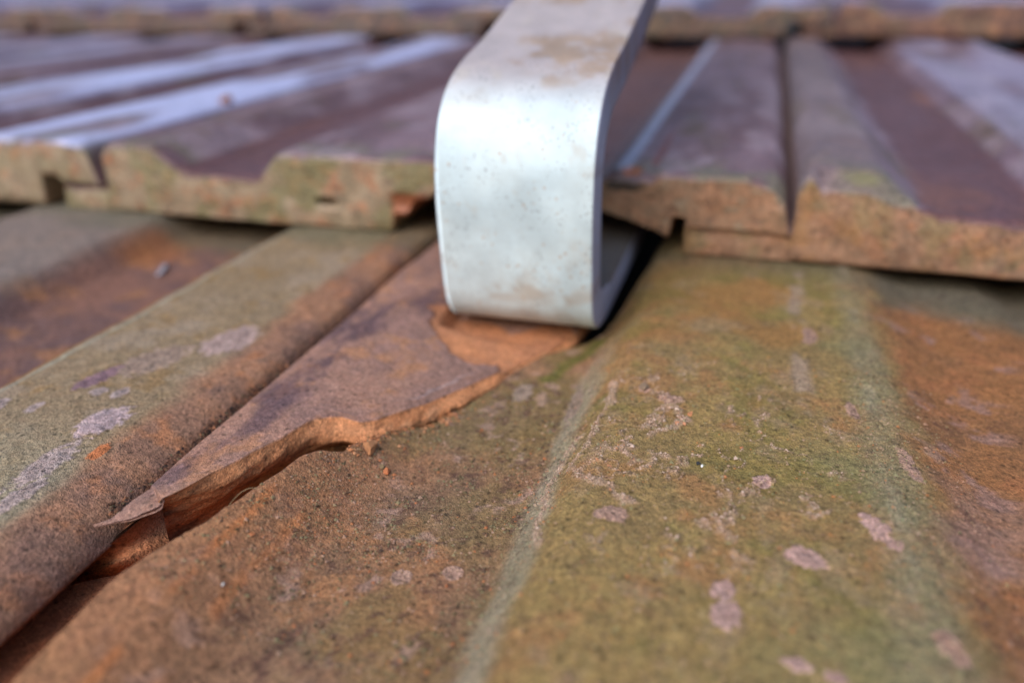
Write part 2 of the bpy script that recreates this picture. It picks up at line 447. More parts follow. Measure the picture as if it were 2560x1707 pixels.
    # moss by the hook
    mo = sst(2.2, .5, seg_dist(x, y, [(-24.6, 139), (-28, 130), (-31.2, 122.5)]) + .7 * fbm(x, y, 3, 300, 3))
    col = mixc(col, srgb(94, 96, 38), .75 * mo)
    # crusts, then the shade below the upper tiles painted as a dark strip
    col = mixc(col, srgb(182, 154, 136), cr * .6)
    col = mixc(col, C_dark, .6 * sst(.45, .8, gran) * .6)
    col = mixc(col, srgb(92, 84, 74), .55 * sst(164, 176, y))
    return zz, col

# fine rows / columns only where the camera looks closely
def spaced(*parts): return np.unique(np.round(np.concatenate([np.arange(a, b, s) for a, b, s in parts]), 4))
qy = spaced((-159, 30, 9), (30, 56, .5), (56, 125, .30), (125, 180, .7), (180, 247, 5))
s1 = spaced((0, 45, .34), (45, 96, .36), (96, 176, 4), (176, 176.01, 1))
sN = s1 / s1[-1]
xl = fracture_x(qy)
XR = 110.0
S_, Y_ = np.meshgrid(s1, qy)
X_ = xl[:, None] + S_ * (XR - xl[:, None]) / s1[-1]
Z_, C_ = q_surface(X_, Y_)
Z_[:, -1] = -11.5
n_, m_ = X_.shape
# round the broken border over
db = X_ - xl[:, None]
Z_ -= .7 * np.clip(1 - db / 1.1, 0, 1) ** 2
V = [np.stack([X_, Y_, Z_], -1).reshape(-1, 3)]
Cc = [C_.reshape(-1, 3)]
F = [grid_faces(n_, m_)]
# broken wall on the left side, in five steps down
off = n_ * m_
K = 6
wall = []; wc = []
for k in range(1, K + 1):
    t = k / K
    zz = Z_[:, 0] * (1 - t) + (-19.5) * t
    xx = xl - 1.6 * t + .5 * fbm(qy, zz * 2 + 40, 3, 700, 4)
    wall.append(np.stack([xx, qy, zz], -1))
    wc.append(mottled(xx + zz, qy, 705, srgb(158, 100, 66), srgb(130, 84, 58), 5))
wall = np.array(wall)
V.append(wall.reshape(-1, 3)); Cc.append(np.array(wc).reshape(-1, 3))
top_left = np.arange(n_) * m_
for k in range(K):
    a = top_left if k == 0 else off + (k - 1) * n_ + np.arange(n_)
    b = off + k * n_ + np.arange(n_)
    F.append(np.stack([a[:-1], a[1:], b[1:], b[:-1]], -1))
off2 = off + K * n_
# right wall, front, back, underside as simple skirts
rb = np.stack([np.full(n_, XR), qy, np.full(n_, -12.3)], -1)
V.append(rb); Cc.append(np.broadcast_to(C_rust, rb.shape)); a = top_left + m_ - 1; b = off2 + np.arange(n_)
F.append(np.stack([a[1:], a[:-1], b[:-1], b[1:]], -1))
off3 = off2 + n_
fb = np.stack([X_[0], np.full(m_, qy[0]), np.full(m_, -19.5)], -1); bb = np.stack([X_[-1], np.full(m_, qy[-1]), np.full(m_, -19.5)], -1)
V += [fb, bb]; Cc += [np.broadcast_to(C_rust, fb.shape)] * 2
i = np.arange(m_ - 1)
F.append(np.stack([i, off3 + i, off3 + i + 1, i + 1], -1))
a = (n_ - 1) * m_ + i
F.append(np.stack([a, a + 1, off3 + m_ + i + 1, off3 + m_ + i], -1))
F.append(np.stack([off3 + i, off3 + m_ + i, off3 + m_ + i + 1, off3 + i + 1], -1))
off4 = off3 + 2 * m_
# interlocking ledge that the neighbour lies on
ly = spaced((-159, 30, 20), (30, 95, .8), (95, 247, 8)); lx = np.linspace(-95, -61, 46)
LX, LY = np.meshgrid(lx, ly)
LZ = -11.2 + .25 * fbm(LX, LY, 6, 801, 4) - .35 * sst(3, 0, np.abs(LX + 86))
lc_ = mottled(LX, LY, 805, srgb(176, 104, 66), srgb(150, 90, 62), 8, srgb(170, 108, 76))
V.append(np.stack([LX, LY, LZ], -1).reshape(-1, 3)); Cc.append(lc_.reshape(-1, 3)); F.append(grid_faces(*LX.shape, off=off4))
off5 = off4 + LX.size
cor = np.array([(-95, -159, -19.5), (-61, -159, -19.5), (-61, 247, -19.5), (-95, 247, -19.5)]); V.append(cor); Cc.append(np.broadcast_to(C_rust, (4, 3)))
nlx = len(lx); nly = len(ly)
F.append([off5, off5 + 3] + [off4 + r * nlx for r in range(nly)][::-1])
F.append([off5, off5 + 1] + [off4 + c for c in range(nlx)][::-1])
F.append([off5 + 3, off5 + 2, off5 + 1, off5])
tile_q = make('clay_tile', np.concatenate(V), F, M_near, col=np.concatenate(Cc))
tag(tile_q, 'olive green weathered clay tile in the foreground with a broad flat ridge and lichen spots', 'roof tile', 'lower row of clay roof tiles')

# ------------------------------------------------------------------ lichen patches: thin rough crusts whose ragged rims sink into the clay
def lichen(parent, surf, cx, cy, rx, ry, rot, seed, col=None, grow=1.0, step=.13, h=.16):
    rx *= grow; ry *= grow
    n = int(min(60, max(16, 2.8 * rx / step))); m = int(min(60, max(16, 2.8 * ry / step)))
    a, b = np.meshgrid(np.linspace(-1.4, 1.4, n), np.linspace(-1.4, 1.4, m))
    ca, sa = math.cos(rot), math.sin(rot)
    x = cx + a * rx * ca - b * ry * sa; y = cy + a * rx * sa + b * ry * ca
    r = np.hypot(a, b) + .14 * fbm(x, y, max(rx, ry) * .9, seed, 3) + .12 * fbm(x, y, .6, seed + 4, 2)
    z, c0 = surf(x, y)
    z = z + h * np.clip(1.12 - r, -.3, .35) * 1.6 + .05 * fbm(x, y, .45, seed + 2, 3) * (r < 1.1) + .03
    keep = (r < 1.3)
    cc = col if col is not None else srgb(186, 152, 142)
    c = mottled(x, y, seed, cc, cc * .8, 1.2)
    c = mixc(c, cc * 1.18, sst(.55, .85, r) * .6)
    c = mixc(c, c0, sst(.82, 1.12, r + .25 * fbm(x, y, .8, seed + 9, 3)))
    idx = grid_faces(m, n)
    k = keep.ravel()
    f = idx[k[idx].all(1)]
    if not len(f): return
    used = np.unique(f); remap = -np.ones(n * m, int); remap[used] = np.arange(len(used))
    V = np.stack([x, y, z], -1).reshape(-1, 3)[used]
    par_off = np.array(parent.get('roof_xyz', (0, 0, 0)), float)
    o = make('lichen_patch', V - par_off, [remap[f]], M_lichen, parent=parent, col=c.reshape(-1, 3)[used])
    return o
for k, (cx, cy, rx, ry, ro) in enumerate(LICHEN_Q):
    c = srgb(150, 130, 116) if k in (9, 10) else (srgb(168, 136, 120) if k > 10 else None)
    lichen(tile_q, q_surface, cx, cy, rx, ry, ro, 900 + k * 7, c)

# ------------------------------------------------------------------ lower course: neighbour on the left (P)
def p_surface(x, y):
    u = x - P0
    lowe = np.interp(x, [-84, -81, -79, -78, -77, -76.3, -75.8, -75.5], [-.15, -.9, -1.9, -2.6, -3.5, -4.4, -5.3, -6.3])
    upe = np.interp(x, [-84, -79.5, -78.2, -77.2, -76.6, -76.1, -75.8, -75.5], [0, -.1, -.35, -.8, -1.5, -2.8, -4.4, -6.3])
    zb = np.where(x > -84, lowe + (upe - lowe) * sst(66, 118, y), prof(np.clip(u, 2, 186)))
    zz = zb + .45 * fbm(x, y, 26, 403, 3) + .12 * fbm(x, y, 4, 408, 3) + .05 * fbm(x, y, 1.4, 409, 3, .7)
    trough = sst(-2.2, -5.8, zb) * (u > 108) * (u < 150)
    # the worn step along the roll near the crack
    zz = zz - .25 * sst(-83.5, -81.5, x + .6 * fbm(x, y, 9, 412, 3)) * sst(100, 80, y)
    ol = mottled(x, y, 420, srgb(144, 124, 98), srgb(154, 136, 116), 10, srgb(144, 118, 84))
    ol = mixc(ol, srgb(150, 144, 124), .6 * sst(84, 60, y) + .0 * x)
    br = mottled(x, y, 424, srgb(160, 118, 92), srgb(140, 106, 88), 8, srgb(168, 116, 84))
    col = mixc(ol, br, sst(-87.2, -82.8, x + 1.3 * fbm(x, y, 8, 430, 3) + .02 * (y - 90)))
    col = mixc(col, srgb(112, 90, 88), .4 * sst(.0, .6, fbm(x, y, 9, 436, 4)) * sst(-83, -80, x))
    crest = sst(1.3, .3, np.abs(x + 114.3 + .3 * fbm(x, y, 6, 440, 3)))
    col = mixc(col, srgb(154, 152, 136), crest * .7)
    tc = mottled(x, y, 450, srgb(132, 96, 84), srgb(108, 84, 82), 14, srgb(146, 104, 78))
    tc = mixc(tc, srgb(146, 100, 52), .8 * sst(-122, -117, x + 1.5 * fbm(x, y, 7, 452, 3)))
    tc = mixc(tc, srgb(150, 96, 58), .7 * sst(1.1, .4, np.hypot((x + 152) / 12, (y - 164) / 14)))
    col = mixc(col, tc, sst(-114.8, -116.6, x))
    col = mixc(col, srgb(132, 122, 116), sst(-154, -160, x) * .8)
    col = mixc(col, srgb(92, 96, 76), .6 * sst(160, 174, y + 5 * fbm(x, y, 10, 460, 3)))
    return zz, col
py_ = spaced((-159, 30, 12), (30, 130, .5), (130, 180, 1.2), (180, 247, 6))
px_ = np.concatenate([np.arange(-260, -170, 2.5), np.arange(-170, -120, 1.0), np.arange(-120, -77.2, .4), [-77.1, -76.8, -76.4, -76.1, -75.8, -75.6, -75.5]])
PX, PY = np.meshgrid(px_, py_)
PZ_, PC = p_surface(PX, PY)
# the roll's edge wanders a little and has a chip beside the splinter's tip
edge = sst(-81, -76, PX)
PXm = PX + edge * (.25 * fbm(PY, PY * 0, 16, 470, 3))
n_, m_ = PX.shape
V = [np.stack([PXm, PY, PZ_], -1).reshape(-1, 3)]; Cc = [PC.reshape(-1, 3)]; F = [grid_faces(n_, m_)]
lipx = PXm[:, -1]
steps = [(-.25, -6.9), (-1.0, -7.4), (-2.6, -7.8), (-20, -8.2), (-24, -19.5), (-186, -19.5)]
for k, (dx, dz) in enumerate(steps):
    xx = lipx + dx if k < 3 else np.full(n_, -76 + dx)
    V.append(np.stack([xx, py_, np.full(n_, dz)], -1)); Cc.append(mottled(py_, py_ * 0 + dz, 480, C_rust, C_brown, 8))
    b = n_ * m_ + k * n_ + np.arange(n_); a = (np.arange(n_) * m_ + m_ - 1) if k == 0 else b - n_
    F.append(np.stack([a[1:], a[:-1], b[:-1], b[1:]], -1))
last = n_ * m_ + (len(steps) - 1) * n_ + np.arange(n_)
a = np.arange(n_) * m_
F.append(np.stack([last[1:], last[:-1], a[:-1], a[1:]], -1))
for r in (0, n_ - 1):
    loop = [r * m_ + c for c in range(m_)] + [n_ * m_ + k * n_ + r for k in range(len(steps))]
    F.append(loop[::-1] if r == 0 else loop)
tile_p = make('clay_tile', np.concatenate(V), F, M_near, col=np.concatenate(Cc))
tag(tile_p, 'clay tile beside the long crack, its greenish rolled edge dotted with mauve lichen rings', 'roof tile', 'lower row of clay roof tiles')
LICHEN_P = [(-89.0, 110.0, 4.2, 6.0, -.15), (-97.2, 98.6, 3.8, 7.0, -.3), (-101.8, 90.8, 1.6, 5.0, -.15), (-90.4, 79.0, 2.7, 5.0, -.1),
            (-89.6, 67.8, 2.4, 5.6, 0), (-104.1, 79.6, 1.1, 1.8, 0), (-110.5, 78.6, 1.6, 2.2, 0), (-94.5, 87.3, 1.2, 1.8, 0), (-98.0, 86.6, 1.5, 1.4, 0), (-91.4, 58.0, 1.6, 3.8, 0), (-87.4, 61.0, 1.4, 4.4, 0)]
for k, (cx, cy, rx, ry, ro) in enumerate(LICHEN_P):
    c = [srgb(172, 148, 142), srgb(158, 136, 122), srgb(138, 110, 118), srgb(182, 160, 162), srgb(166, 148, 144)][min(k, 4)]
    lichen(tile_p, p_surface, cx, cy, rx, ry, ro, 1200 + k * 7, c, h=.12, step=.25)
o = lichen(tile_p, p_surface, -85.2, 72.5, 1.0, 2.3, -.15, 1300, srgb(196, 122, 80), h=.10)
o.name = 'fresh_scar'; tag(o, 'bright orange scar where the surface has flaked off')

# ------------------------------------------------------------------ the split-off piece of the front tile
SX = [-90, -76.2, -75.4, -74.5, -72, -66, -60, -54, -48, -40, -28, -20]
SZ = [-4, -2.2, -1.5, -1.0, -.4, 0, -.6, -2, -3.4, -4.6, -5.6, -6.2]
SE = np.array([(66.0, -69.0), (68.5, -67.6), (71.9, -66.1), (77.1, -64.2), (83.9, -62.0), (87.5, -61.0), (89.8, -60.1), (91.8, -58.6), (92.9, -57.2), (93.0, -54.4),
               (95, -52.3), (98, -50.8), (105.3, -46.5), (114.9, -42.1), (126.1, -37.2), (134, -33.4), (142.3, -30.2), (152, -29.5), (170, -29.5), (215, -29.5)])
def shard_right(y): return np.interp(y, SE[:, 0], SE[:, 1]) + .22 * fbm(y, y * 0 + 7, 4, 555, 3) * sst(66, 70, y)
sy = spaced((66.0, 150, .32), (150, 216, 1.2)); ns = 130
sl_ = np.interp(sy, [66, 68.6, 73, 110, 216], [-69.6, -73.8, -74.0, -74.0, -74.4]) + .18 * fbm(sy, sy * 0 + 2, 9, 557, 3)
sr_ = np.maximum(shard_right(sy), sl_ + .15)
T = np.linspace(0, 1, ns)
SXg = sl_[:, None] + (sr_ - sl_)[:, None] * T[None]; SYg = np.repeat(sy[:, None], ns, 1)
zc = np.convolve(np.pad(np.interp(np.linspace(-92, -18, 741), SX, SZ), 10, 'edge'), np.ones(21) / 21, 'valid')
def spall(x, y):
    inside = sst(1.05, .97, np.hypot((x + 47 + .38 * (y - 128)) / 9.5, (y - 131) / (10.5)) + .14 * fbm(x, y, 5, 580, 4))
    ins2 = sst(1.1, 1.02, np.hypot((x + 35) / 8, (y - 131) / 12) + .12 * fbm(x, y, 4, 581, 4))
    return np.maximum(inside, ins2) * sst(117.5, 119, y + 1.2 * fbm(x, y, 4, 582, 3))
def shard_z(x, y):
    z = np.interp(x, np.linspace(-92, -18, 741), zc)
    z = z + .30 * fbm(x, y, 22, 560, 3) * sst(61, 75, y) + .06 * fbm(x, y, 3, 561, 4) + .03 * fbm(x, y, .9, 562, 3, .7)
    z = z - .9 * sst(.8, 0, x - np.interp(y, sy, sl_)) ** 1.5
    z = z - .75 * spall(x, y)
    foot = sst(-57, -55.4, x) * sst(130.5, 135.5, y)
    return z * (1 - foot) + np.minimum(z, -6.1) * foot
SZg = shard_z(SXg, SYg)
# thin scalloped lip where the border splinters
SZg -= .5 * sst(1.6, 0, (sr_[:, None] - SXg)) * sst(88, 94, SYg)
def shard_col(x, y):
    c = mottled(x, y, 570, srgb(158, 120, 104), srgb(138, 107, 98), 10, srgb(166, 120, 92))
    st = sst(.0, .7, fbm(x * .9, y * .55, 8, 575, 5, .62) + .55 * sst(7, 2, np.abs(x + 69.5)) * sst(150, 130, y) - .15)
    c = mixc(c, srgb(78, 62, 74), .72 * st)
    c = mixc(c, srgb(150, 116, 108), .5 * sst(.3, .7, fbm(x, y, 5, 577, 4)))
    c = mixc(c, srgb(150, 120, 110), .6 * sst(74, 64, y))
    # fresh orange spall beside the hook
    w = spall(x, y)
    c = mixc(c, mottled(x, y, 583, srgb(188, 126, 86), srgb(174, 118, 84), 7), w * .9)
    vein = sst(.5, .1, np.abs(x + 46 - .42 * (y - 112) + 1.2 * fbm(x, y, 5, 590, 3))) * sst(101, 105, y) * sst(118, 113, y)
    c = mixc(c, srgb(160, 140, 140), vein * .6)
    return c
SCg = shard_col(SXg, SYg)
n_, m_ = SXg.shape
V = [np.stack([SXg, SYg, SZg], -1).reshape(-1, 3)]; Cc = [SCg.reshape(-1, 3)]; F = [grid_faces(n_, m_)]
K = 26; off = n_ * m_
for k in range(1, K + 1):                      # the fracture face, rough, leaning out towards the foot
    t = k / K
    zt = SZg[:, -1]; zbm = np.full(n_, -11.3)
    zz = zt * (1 - t) + zbm * t
    # the band right below the rim leans out (it catches the light), the rest drops steeply
    lean = (sst(0, .28, t) - 1.9 * sst(.3, .75, t)) * (1.0 + .7 * fbm(sy, sy * 0 + 4, 9, 601, 3))
    # towards the lower tip it is undercut instead, its foot running out under the neighbour's roll
    uc = sst(93.5, 89, sy)
    bx = np.interp(sy, [66, 70, 76, 84, 90, 93], [-77.0, -75.0, -71.0, -67.0, -63.4, -58])
    by = np.interp(sy, [66, 70, 76, 84, 90, 93], [59.6, 65.0, 74.0, 83.0, 89.0, 92])
    tu = sst(.16, 1.0, t) ** .9
    out_ = sst(0, .22, t) * 1.0
    xx = (sr_ + .55 * lean) * (1 - uc) + ((sr_ + .3 * out_) * (1 - tu) + bx * tu) * uc
    yy = (sy - 1.7 * lean) * (1 - uc) + ((sy - 1.2 * out_) * (1 - tu) + by * tu) * uc
    w0 = sst(76, 66, sy)
    x0_ = np.interp(-zz, [.4, 3, 5, 7, 9, 11.3], [-69.1, -72.3, -75.0, -77.8, -79.8, -81.5])
    y0_ = np.interp(-zz, [.4, 3, 5, 7, 9, 11.3], [65.8, 67.4, 69.3, 68.0, 62.5, 57.5])
    xx = xx * (1 - w0) + x0_ * w0; yy = yy * (1 - w0) + y0_ * w0
    xx = xx + (.7 * fbm(sy, zz * 1.8 + 30, 4, 603, 5, .65)) * math.sin(math.pi * t)
    yy = yy + (.55 * fbm(sy + 50, zz * 1.8, 2.2, 605, 5, .65)) * math.sin(math.pi * t)
    V.append(np.stack([xx, yy, zz], -1))
    cw = mottled(sy, zz * 1.5, 610, srgb(202, 140, 98), srgb(184, 124, 84), 6, srgb(198, 144, 106))
    cw = mixc(cw, srgb(156, 112, 56), .6 * sst(.35, .7, t + .1 * fbm(sy, zz, 5, 611, 3)) * sst(76, 84, sy))
    cw = mixc(cw, srgb(190, 120, 82), .6 * sst(.2, .6, t) * sst(80, 70, sy))
    cw = mixc(cw, srgb(70, 50, 44), .5 * sst(.55, .75, fbm(sy, zz * 1.4, 3, 613, 3)))
    Cc.append(cw)
    b = off + (k - 1) * n_ + np.arange(n_); a = (np.arange(n_) * m_ + m_ - 1) if k == 1 else b - n_
    F.append(np.stack([a[1:], a[:-1], b[:-1], b[1:]], -1))
off2 = off + K * n_
for k, (dx, zz) in enumerate([(-.3, -7.2), (.4, -11.3)]):
    w = sst(74, 66, sy) * k * 0
    V.append(np.stack([(sl_ + dx) * (1 - w) + (-82.5) * w, sy - 6 * w, np.full(n_, zz)], -1)); Cc.append(mixc(mottled(sy, sy * 0 + zz, 620, C_dark, C_brown, 8), srgb(196, 132, 92), sst(78, 72, sy)))
    b = off2 + k * n_ + np.arange(n_); a = (np.arange(n_) * m_) if k == 0 else b - n_
    F.append(np.stack([a[:-1], a[1:], b[1:], b[:-1]], -1))
lo_r = off + (K - 1) * n_ + np.arange(n_); lo_l = off2 + n_ + np.arange(n_)
F.append(np.stack([lo_l[:-1], lo_l[1:], lo_r[1:], lo_r[:-1]], -1))
F.append([n_ * 0 + (n_ - 1) * m_ + c for c in range(m_)] + [off + k * n_ + n_ - 1 for k in range(K)] + [off2 + n_ + n_ - 1, off2 + n_ - 1])
F.append(([c for c in range(m_)] + [off + k * n_ for k in range(K)] + [off2 + n_, off2])[::-1])
shard = make('tile_fragment', np.concatenate(V), F, M_shard, col=np.concatenate(Cc))
tag(shard, 'long split off clay wedge with a raw orange broken edge, lying under the metal hook', 'broken tile')

# thin splinter lying over the tip of the break
n = 46
yy = np.linspace(61.6, 69.0, n)
xlf = np.interp(yy, [61.6, 63.5, 65, 69], [-76.9, -75.5, -74.9, -74.6]); xrt = np.interp(yy, [61.6, 63.0, 65.6, 66.4, 67.2, 69], [-76.7, -74.0, -69.7, -69.2, -70.2, -72.5]) + .12 * fbm(yy, yy * 0, 1.1, 41, 3)
a = np.linspace(-1, 1, 9)
X = xlf[:, None] + (xrt - xlf)[:, None] * (a[None] + 1) / 2; Y = np.repeat(yy[:, None], 9, 1) + .2 * fbm(X, X * 0 + 1, 3, 4, 2)
zin = shard_z(np.clip(X, -74.2, -60), Y)
Zt = zin * sst(61.6, 66, Y) + (-2.9) * (1 - sst(61.6, 66, Y)) + .10 + .08 * fbm(X, Y, 1.2, 44, 3) - .35 * a[None] ** 2
Zb = Zt - (.14 + .5 * sst(62, 66, yy))[:, None]
V = np.concatenate([np.stack([X, Y, Zt], -1).reshape(-1, 3), np.stack([X, Y, Zb], -1).reshape(-1, 3)])
m_ = 9; o1 = n * m_
F = [grid_faces(n, m_), grid_faces(n, m_, off=o1, flip=True)]
i = np.arange(n - 1)
F.append(np.stack([i * m_ + m_ - 1, (i + 1) * m_ + m_ - 1, o1 + (i + 1) * m_ + m_ - 1, o1 + i * m_ + m_ - 1], -1))
F.append(np.stack([(i + 1) * m_, i * m_, o1 + i * m_, o1 + (i + 1) * m_], -1))
F.append([c for c in range(m_)][::-1] + [o1 + c for c in range(m_)]); F.append([(n - 1) * m_ + c for c in range(m_)] + [o1 + (n - 1) * m_ + c for c in range(m_)][::-1])
c = shard_col(V[:, 0], V[:, 1]); c = mixc(c, srgb(170, 134, 122), .5 * sst(.5, 1, np.tile(np.repeat(a[None], n, 0).ravel(), 2)))
spl = make('clay_splinter', V, F, M_shard, col=c)
tag(spl, 'thin pale pointed splinter at the lower tip of the cracked wedge', 'splinter')

# ------------------------------------------------------------------ second course (its noses end under the hook)
Y2 = 176.0
def b_cut(u, zb):
    x = u - 176
    z = np.interp(x, [-87.2, -86.2, -85.8, -85.0, -82, -80.5, -79, -76.5, -74, -70, -34, -30, -24, -20, -16], [-19.5, -18.5, -15.5, -14.6, -14.0, -11.2, -10.4, -10.2, -8.2, -9.4, -9.4, -10.4, -12.4, -13.4, -15.2])
    z = z + .35 * fbm(u, u * 0 + 5, 2.4, 33, 3)
    w = (x > -87.3) & (x < -15.9)
    zb = np.where(w, np.maximum(z, zb), zb)
    return np.where((x >= -15.9) & (x < -12.4), -10.2, np.where(x >= -12.4, -12.5, zb))
def b_cap(U, Z, Y):
    d = np.hypot((U - 71.3) / 3.0, (Z + 12.6) / 1.25)
    Y = Y + 9 * sst(1.15, .7, d + .15 * fbm(U, Z, 2, 5, 2))
    # bite above the notch where the hook's hole was broken out
    return Y + 1.2 * sst(1.2, .4, np.hypot((U - 93) / 4, (Z + 11) / 2.6))
def b_top(U, Y, Z):
    # worn, hollowed nose to the right of the hook and a scar on the roll's flank
    h = sst(1.1, .3, np.hypot((U - 150) / 7, Y / 7))
    Z = Z - 1.6 * h * (.7 + .5 * fbm(U, Y, 3, 81, 3))
    g = sst(1.4, .3, np.abs(U - 154.5 + .6 * fbm(Y, Y * 0, 12, 83, 3))) * sst(80, 50, Y)
    Z = Z - .8 * g
    # slump of the far right rim
    return Z - 1.6 * sst(176, 184, U) * sst(8, 0, Y) * .6
fc = upper_colour(1500, srgb(160, 142, 120), srgb(144, 128, 106), moss=.5, right_orange=139,
                  top_a=srgb(104, 78, 82), top_b=srgb(128, 104, 112))
fr2 = np.concatenate([[0, .25, .6, 1.1, 1.8, 2.6, 3.4, 4.2, 5], np.arange(6, 60, 1.3), np.arange(62, 405, 5), [405]])
def b_colour(u, y, z, part):
    c = fc(u, y, z, part)
    c = mixc(c, srgb(100, 68, 62), .8 * (part < .5) * sst(148, 146, u) * (u > 106))
    c = mixc(c, srgb(178, 104, 60), .8 * (part < .7) * sst(1.2, .5, np.hypot((u - 150) / 2.6, (y - 4) / 2.5) + .2 * fbm(u, y, 2, 9, 3)))
    c = mixc(c, srgb(54, 50, 48), .85 * sst(1.15, .7, np.hypot((u - 149) / 5.5, (z + 3.4) / 1.6) + .3 * fbm(u, z, 2, 19, 3)) * (part > .5) * (y < 3))
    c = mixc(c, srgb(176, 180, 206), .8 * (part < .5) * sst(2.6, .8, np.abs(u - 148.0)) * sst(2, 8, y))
    c = mixc(c, srgb(132, 74, 60), .7 * (part < .5) * sst(1.2, .5, np.abs(u - 154.5)) * sst(8, 14, y) * sst(60, 40, y))
    return mixc(c, srgb(150, 84, 56), .85 * (part > .5) * sst(89, 91, u) * sst(104, 98, u) * sst(-8.2, -9.2, z))
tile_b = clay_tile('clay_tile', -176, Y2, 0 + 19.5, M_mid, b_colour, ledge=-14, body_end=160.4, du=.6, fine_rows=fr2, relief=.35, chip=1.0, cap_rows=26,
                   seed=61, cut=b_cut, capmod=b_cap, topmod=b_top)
tag(tile_b, 'clay tile broken open at its nose where the metal hook passes', 'roof tile', 'middle row of clay roof tiles')

fd = upper_colour(1600, srgb(158, 122, 98), srgb(142, 114, 94), moss=.35, top_a=srgb(100, 78, 86), top_b=srgb(124, 102, 114), sky_sheen=.3)
def d_colour(u, y, z, part):
    c = fd(u, y, z, part)
    c = mixc(c, srgb(168, 128, 86), .5 * (part > .5) * sst(.1, .6, fbm(u, z, 5, 99, 4)))
    c = mixc(c, srgb(104, 112, 50), .9 * sst(1.1, .4, np.hypot((u - 15) / 5.5, (z + .6) / 1.7) + .3 * fbm(u, z, 3, 97, 3)) * (y < 6))
    c = mixc(c, srgb(112, 98, 70), .7 * sst(1.1, .6, np.hypot((u - 9) / 12, (z + .9) / 1.9)) * (y < 3) * (part > .5))
    return mixc(c, srgb(120, 106, 100), .5 * (part < .5) * sst(22, 16, u))
def d_top(U, Y, Z):
    # bevelled, mossy nose of the first ridge
    return Z - 3.0 * sst(6.5, 0, Y) * sst(4, 7, U) * sst(26, 19, U)
tile_d = clay_tile('clay_tile', 9.0, Y2 + 1, 19.9, M_mid, d_colour, ledge=-21.6, body_end=163, du=.7, fine_rows=fr2, relief=.35, chip=1.3, cap_rows=22, seed=71, topmod=d_top,
                   lift=lambda U, Y: 1.2 * sst(60, 0, U), rotz=math.radians(-.3))
tag(tile_d, 'orange faced clay tile with a green mossy sloped ridge end, beside the narrow dark joint', 'roof tile', 'middle row of clay roof tiles')

fa = upper_colour(1700, srgb(164, 146, 124), srgb(148, 132, 110), moss=.25, top_a=srgb(98, 72, 78), top_b=srgb(118, 94, 104), sky_sheen=.95)
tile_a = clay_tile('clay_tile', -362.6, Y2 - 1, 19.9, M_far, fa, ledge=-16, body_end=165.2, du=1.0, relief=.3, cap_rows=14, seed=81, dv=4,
                   cut=lambda u, zb: np.where((u > 165.2) & (u < 171.5), -10.4, zb))
tag(tile_a, 'blurred clay tile with two pale shining ridges and a buff front edge', 'roof tile', 'middle row of clay roof tiles')
tile_a2 = clay_tile('clay_tile', -549, Y2, 19.5, M_far, upper_colour(1750, srgb(176, 150, 112), srgb(150, 130, 98), top_a=srgb(100, 78, 88), top_b=srgb(126, 106, 120), sky_sheen=.45), du=1.6, relief=.3, cap_rows=6, seed=83, dv=5)
tag(tile_a2, 'blurred lavender tinged clay tile in the middle row, next to the one with shining ridges', 'roof tile', 'middle row of clay roof tiles')
tile_a3 = clay_tile('clay_tile', -735, Y2, 19.5, M_far, upper_colour(1760, srgb(176, 150, 112), srgb(150, 130, 98), top_a=srgb(100, 78, 88), top_b=srgb(126, 106, 120), sky_sheen=.45), du=1.6, relief=.3, cap_rows=6, seed=84, dv=5)
tag(tile_a3, 'faint blurred clay tile farthest along the middle row, just under the upper row', 'roof tile', 'middle row of clay roof tiles')

# ------------------------------------------------------------------ third course, far and blurred
Y3, Z3 = 511.0, 20.4
third = [(-1080, 'dim violet grey clay tile farthest along the upper row'),
         (-894, 'violet grey clay tile of the upper row with a dark seam on both sides'),
         (-708, 'buff clay tile of the upper row, first from the corner of the photo'),
         (-522, 'beige clay tile of the upper row between two dark notches'),
         (-336, 'beige grey clay tile of the upper row just beyond the dark notch'),
         (-149, 'grey brown clay tile of the upper row directly behind the metal hook'),
         (37, 'reddish brown clay tile of the upper row, redder than all its neighbours')]
for k, (xx, lab) in enumerate(third):
    red = k == 6
    fa_ = srgb(112, 84, 74) if red else (srgb(98, 84, 80) if k < 5 else srgb(98, 84, 78))
    fb_ = srgb(98, 72, 64) if red else srgb(84, 74, 72)
    t = clay_tile('clay_tile', xx, Y3 + (0 if k % 2 else 2), Z3 + 19.5 + (.8 if red else 0), M_far, upper_colour(1800 + k * 20, fa_, fb_, moss=.15, top_a=srgb(96, 76, 96), top_b=srgb(126, 112, 142), sky_sheen=.4),
                  du=1.5, relief=.35, cap_rows=8, seed=101 + k * 5, dv=6,
                  cut=lambda u, zb: np.where((u > 160.5) & (u < 170), -10.4, zb), ledge=-15.5, body_end=160.5)
    tag(t, lab, 'roof tile', 'upper row of clay roof tiles')

